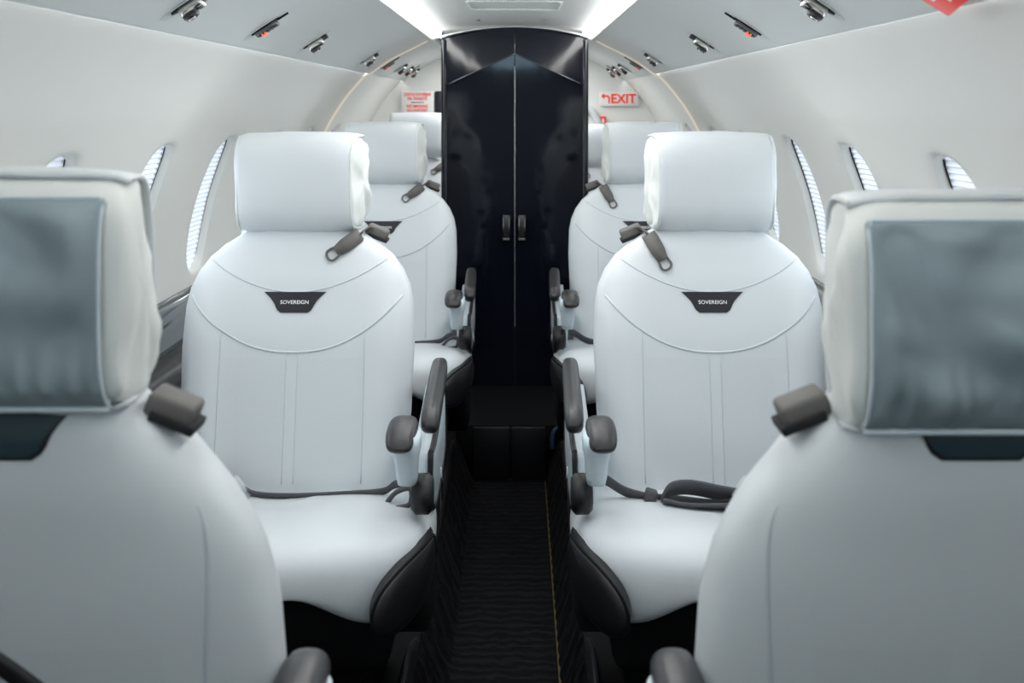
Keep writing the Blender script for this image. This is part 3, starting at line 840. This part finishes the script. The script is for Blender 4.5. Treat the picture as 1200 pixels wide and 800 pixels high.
# ------------------------------------------------------------------ black double door
DX0, DX1, DY = -0.297, 0.320, 4.30
DC = (DX0+DX1)/2
d = empty('door_1', (DC, DY, .20)); tag(d, 'tall glossy black double door with arched top at the aisle end', 'door', kind='structure')
def ztop(x): return 1.722-0.042*((x-DC)/.309)**2
def zchev(x): return 1.612-0.142*abs(x-DC)/.309
for sgn in (-1, 1):
    xs = [DC+sgn*lerp(.0015, .290, i/16) for i in range(17)]
    # lower leaf leans a hair forward at the top
    def yl(z): return -0.012-0.022*(z-.2)
    fr = [Vector((x-DC, yl(zchev(x)-.2), zchev(x)-.2)) for x in xs]
    fb = [Vector((x-DC, yl(0), 0.002)) for x in xs]
    leaf = MB()
    rows = [[p.lerp(q, j/12) for j in range(13)] for p, q in zip(fb, fr)]
    back = [[Vector((p.x, .02, p.z)) for p in r] for r in rows]
    rings = [r+b_[::-1] for r, b_ in zip(rows, back)]
    leaf.loft(rings)
    lo = leaf.build('door_leaf', M['door'], d, smooth=False)
    up = MB(); rows = []
    for x in xs:
        a, b_ = zchev(x)-.2+.003, ztop(x)-.2-.006
        rows.append([Vector((x-DC, -.048, lerp(a, b_, j/4))) for j in range(5)]+[Vector((x-DC, .02, lerp(b_, a, j/4))) for j in range(5)])
    up.loft(rows).build('upper_panel', M['door'], lo, smooth=False)
    MB().tube([Vector((x-DC, -.053, zchev(x)-.2+.0015)) for x in xs], .0022, 6).build('chevron_trim', M['trim'], lo)
    hx = (-.036 if sgn < 0 else .030)
    hd_ = MB()
    hd_.rbox((hx, yl(.66)-.008, .675), (.0165, .003, .055), .003)
    hp = hd_.build('handle_plate', M['dmetal'], lo)
    hd_ = MB()
    hd_.tube([(hx-.012, yl(.66)-.014, .72), (hx-.012, yl(.66)-.014, .63)], .003, 8)
    hd_.tube([(hx+.012, yl(.66)-.014, .72), (hx+.012, yl(.66)-.014, .63)], .003, 8)
    hd_.rbox((hx, yl(.66)-.016, .627), (.014, .005, .006), .002)
    hd_.build('door_handle', M['handle'], lo)
fr = MB()
for x0, x1 in ((DX0-.001, DX0+.018), (DX1-.018, DX1+.001)):
    fr.rbox(((x0+x1)/2-DC, -.02, .735), ((x1-x0)/2, .05, .735), .004)
path = [Vector((x-DC, -.03, ztop(x)-.2-.002)) for x in [lerp(DX0, DX1, i/24) for i in range(25)]]
fr.ribbon(path, Vector((0, .03, 0)), .008)
fr.build('door_frame', M['door'], d)
tr = MB()  # thin metal tubes standing in for highlights along frame edges and centre seam
tr.tube([(0, -.052, 1.36), (0, -.052, 1.515)], .0022, 6)
tr.tube([(0, yl(0)-.001, 0.01), (0, yl(1.4)-.001, 1.40)], .0012, 6)
for x in (DX0+.019-DC, DX1-.019-DC): tr.tube([(x, -.052, .02), (x, -.052, 1.47)], .0016, 6)
tr.build('door_edge_highlight', M['trim'], d)
# white bulkhead rib above the door
rb = MB(); P2 = [Vector((x, 4.27, ztop(x)+.004)) for x in [lerp(DX0-.01, DX1+.01, i/24) for i in range(25)]]
rb.tube(P2, .006, 8); o = rb.build('trim_3', M['ceil']); tag(o, 'thin white arched moulding over the black door', 'trim', kind='structure')

# ------------------------------------------------------------------ reading light units
def psu_at(x):   # height of the overhead panel at |x|
    tab = [(.345, 1.668), (.39, 1.645), (.46, 1.611), (.528, 1.572), (.586, 1.530)]
    for (a, b), (c_, d_) in zip(tab, tab[1:]):
        if a <= x <= c_: return lerp(b, d_, (x-a)/(c_-a))
def make_unit(kind, sx):
    x = .528; z = psu_at(x); sl = math.atan2(psu_at(.565)-psu_at(.49), .075)   # slope per outward x
    r = empty('reading_light' if kind == 0 else 'air_vent', (sx*x, 0, z))
    R = Matrix.Rotation(-sx*sl, 3, 'Y')
    T = lambda mb: mb.map(lambda p: R @ p)
    pan = MB(); outl = selip(.058, .020, 2.2, 32)
    pan.loft([[Vector((a*k, b*k, zz)) for a, b in outl] for k, zz in ((1.0, -.001), (.96, -.0035), (.88, -.001))])
    T(pan).build('bezel', M['psu'], r)
    s = MB()
    # dark slit of the recess
    s.loft([[Vector((a*.62+0, b*.55, zz)) for a, b in outl] for zz in (-.0015, -.0042)])
    T(s).build('recess', M['gap'], r)
    ax = Matrix.Rotation(PI/2, 3, 'Y')
    if kind == 0:
        g = MB(); g.lathe([(.0, -.022), (.011, -.022), (.013, -.016), (.013, .016), (.011, .022), (0, .022)], (0, 0, -.010), ax, 18)
        T(g).build('lamp_barrel', M['chrome'], r)
        g = MB(); g.lathe([(.0, 0), (.014, .0), (.015, -.006), (.012, -.012), (.0, -.013)], (sx*.008, -.004, -.016), Matrix.Rotation(.5, 3, 'X'), 18)
        T(g).build('lens_ring', M['dmetal'], r)
        g = MB(); g.lathe([(0, 0), (.008, 0), (.007, -.003), (0, -.004)], (sx*.008, -.004-.006, -.0275), Matrix.Rotation(.5, 3, 'X'), 14)
        T(g).build('lens', M['chrome'], r)
        g = MB(); g.rbox((-sx*.030, 0, -.008), (.008, .009, .006), .002); T(g).build('switch', M['dmetal'], r)
    else:
        g = MB(); g.rbox((0, 0, -.009), (.028, .010, .007), .004); T(g).build('vent_body', M['handle'], r)
        g = MB()
        for k in range(5): g.rbox((-.020+.010*k, -.004, -.0155), (.002, .009, .0015), .0006)
        T(g).build('vent_slats', M['dmetal'], r)
        g = MB(); g.rbox((sx*.010, -.006, -.017), (.006, .005, .003), .0015)
        T(g).build('signal_lamp', M['red_glow'], r)
        g = MB(); g.rbox((-sx*.044, -.002, -.005), (.014, .003, .002), .0008); T(g).build('latch', M['gap'], r)
    return r
M['red_glow'] = mat('orange_glow', (0.8, 0.12, 0.04), 0.4, emit=(1, .18, .06), es=0.6)
spots = [(1.69, 0), (2.20, 1), (2.73, 0), (3.72, 0), (4.27, 1), (4.72, 0), (5.0, 0), (5.16, 1), (5.3, 0)]
ords = ['nearest', 'second', 'third', 'fourth', 'fifth', 'sixth', 'seventh', 'eighth', 'farthest']
for sx, sd in ((-1, 'left'), (1, 'right')):
    pr = [make_unit(0, sx), make_unit(1, sx)]; used = [0, 0]
    for i, (y, kd) in enumerate(spots):
        u = pr[kd] if not used[kd] else copy_tree(pr[kd]); used[kd] = 1
        u.location = (u.location.x, y, u.location.z)
        tag(u, '%s in the %s overhead panel, %s in its row' % ('chrome swivel reading light' if kd == 0 else 'dark slotted air vent', sd, ords[i]), 'reading light' if kd == 0 else 'air vent', 'fittings in the %s overhead panel' % sd)

# ------------------------------------------------------------------ signs
ys = 5.412
sg = empty('exit_sign', (.567, ys, 1.427)); tag(sg, 'white sign with bold red EXIT and bent left arrow', 'sign')
MB().rbox((0, 0, 0), (.104, .004, .037), .003).build('sign_plate', M['signbg'], sg)
t = MB(); text_facing(t, 'EXIT', .068, .134, (.024, -.0055, 0), bold=.028); 
t.build('lettering', M['red'], sg, smooth=False)
ar = MB()
def flat(pts, y=-.0055):
    n = len(pts); v = [Vector((x, y, z)) for x, z in pts]+[Vector((x, y+.001, z)) for x, z in pts]
    f = [list(range(n)), [i+n for i in range(n)][::-1]]+[[i, (i+1) % n, (i+1) % n+n, i+n] for i in range(n)]
    return v, f
ar.add(*flat([(-.064, -.026), (-.064, .006), (-.070, .013), (-.088, .013), (-.088, .000), (-.110, .018), (-.088, .036), (-.088, .024), (-.066, .024), (-.054, .010), (-.054, -.026)]))
ar.map(lambda p: (p.x*.88, p.y, p.z*.88))
ar.build('arrow', M['red'], sg, smooth=False)
sg = empty('warning_sign', (-.515, ys, 1.406)); tag(sg, 'white bilingual placard in red capitals forbidding smoking in the lavatory', 'sign')
MB().rbox((0, 0, 0), (.088, .004, .065), .003).build('sign_plate', M['signbg'], sg)
for nm, rows_ in (('czech_lettering', (('ZÁKAZ KOUŘENÍ', .165, .052), ('NA TOALETĚ', .120, .027))), ('english_lettering', (('NO SMOKING', .130, -.020), ('IN LAVATORY', .125, -.045)))):
    t = MB()
    for tx, w_, z_ in rows_: text_facing(t, tx, .026, w_, (0, -.0055, z_), bold=.012)
    t.map(lambda p: (p.x*.88, p.y, p.z*.88)); t.build(nm, M['red'], sg, smooth=False)
t = MB()
for zc_, w in ((.004, .04), (-.066, .032)):
    t.rbox((0, -.005, zc_*.88), (w*.88, .0008, .0026), .0)
t.build('small_print', M['greytxt'], sg, smooth=False)
o = MB().rbox((-.402, 5.416, 1.41), (.020, .008, .060), .004).build('dark_vent', M['badge']); tag(o, 'narrow dark opening on the far bulkhead right of the smoking placard', 'opening')
sg = empty('small_placard', (.478, ys, 1.308)); tag(sg, 'tiny red and white placard below the EXIT sign', 'sign')
MB().rbox((0, 0, 0), (.020, .004, .026), .002).build('sign_plate', M['red'], sg)
MB().rbox((.004, -.005, .002), (.006, .0012, .012), .0005).build('white_mark', M['signbg'], sg)
GY = -.52
g = MB().tube(smooth([(.36, 5.93, 1.375), (.405, 5.925, 1.37), (.435, 5.925, 1.33), (.452, 5.93, 1.28), (.455, 5.96, 1.25)], 6), .020, 12)
g.tube(smooth([(.35, 5.95, 1.29), (.39, 5.945, 1.288), (.42, 5.95, 1.27)], 6), .010, 10)
g.map(lambda p: (p.x+.008, p.y+GY, p.z))
o = g.build('grab_handle', M['leather']); tag(o, 'white curved grab handle beside the right edge of the black door', 'handle')
# red placard near top right, on the overhead panel just above the camera's right
tip = Vector((.582, 1.30, 1.5135))
R = Matrix.Rotation(math.radians(36), 3, 'Y') @ Matrix.Rotation(math.radians(-12), 3, 'Z')
cen = tip-R @ Vector((.075, .045, 0))
sg = empty('red_placard', cen); tag(sg, 'red placard with white letters on the right overhead panel, cut by the top edge', 'sign')
MB().rbox((0, 0, .006), (.075, .045, .008), .003).map(lambda p: R @ p).build('sign_plate', M['red'], sg)
t = MB(); v, f = text_mesh('EXIT', .075)
t.add([Vector((p.x*.8, -p.y*.8, -p.z-.003)) for p in v], f); t.map(lambda p: R @ p)
t.build('lettering', M['white_txt'], sg, smooth=False)

# ------------------------------------------------------------------ lights
def area(name, loc, rot, sx_, sy_, e, col=(1, 1, 1)):
    l = bpy.data.lights.new(name, 'AREA'); l.shape = 'RECTANGLE'; l.size = sx_; l.size_y = sy_; l.energy = e; l.color = col
    o = bpy.data.objects.new(name, l); C.objects.link(o); o.location = loc; o.rotation_euler = rot
    return o
area('aisle_fill', (0, 2.0, 1.66), (math.radians(-14), 0, 0), .35, 1.6, 4.2, (.95, .98, 1))  # added fill under the ceiling to brighten the seat faces, no fixture here
area('far_cabin_fill', (0, 4.85, 1.66), (0, 0, 0), .5, .9, 9, (.97, .99, 1))  # added fill that brightens the cabin beyond the door
for sx in (-1, 1):
    area('window_light', (sx*.76, 2.6, 1.20), (0, sx*math.radians(82), 0), .25, 2.6, 3.0, (.85, .93, 1))
area('rear_cabin_fill', (0, -.5, 1.62), (math.radians(25), 0, 0), .5, .5, 2.6, (.55, .82, 1))  # added fill behind the camera, lifts the near seat backs
w = bpy.data.worlds.new('w'); bpy.context.scene.world = w; w.use_nodes = True
w.node_tree.nodes['Background'].inputs[0].default_value = (.75, .85, 1, 1); w.node_tree.nodes['Background'].inputs[1].default_value = .03

# ------------------------------------------------------------------ camera
cam = bpy.data.cameras.new('camera'); co = bpy.data.objects.new('camera', cam); C.objects.link(co)
co.location = (.025, 0, 1.40); co.rotation_euler = (PI/2, 0, 0)
cam.sensor_width = 36; cam.lens = 1180/1200*36
cam.shift_x = -7/1200; cam.shift_y = -278/1200
cam.clip_start = .02
cam.dof.use_dof = True; cam.dof.focus_distance = 2.3; cam.dof.aperture_fstop = 5.0
sc = bpy.context.scene; sc.camera = co
sc.view_settings.view_transform = 'Standard'; sc.view_settings.look = 'None'; sc.view_settings.exposure = 0.17
sc.cycles.max_bounces = 10; sc.cycles.diffuse_bounces = 6
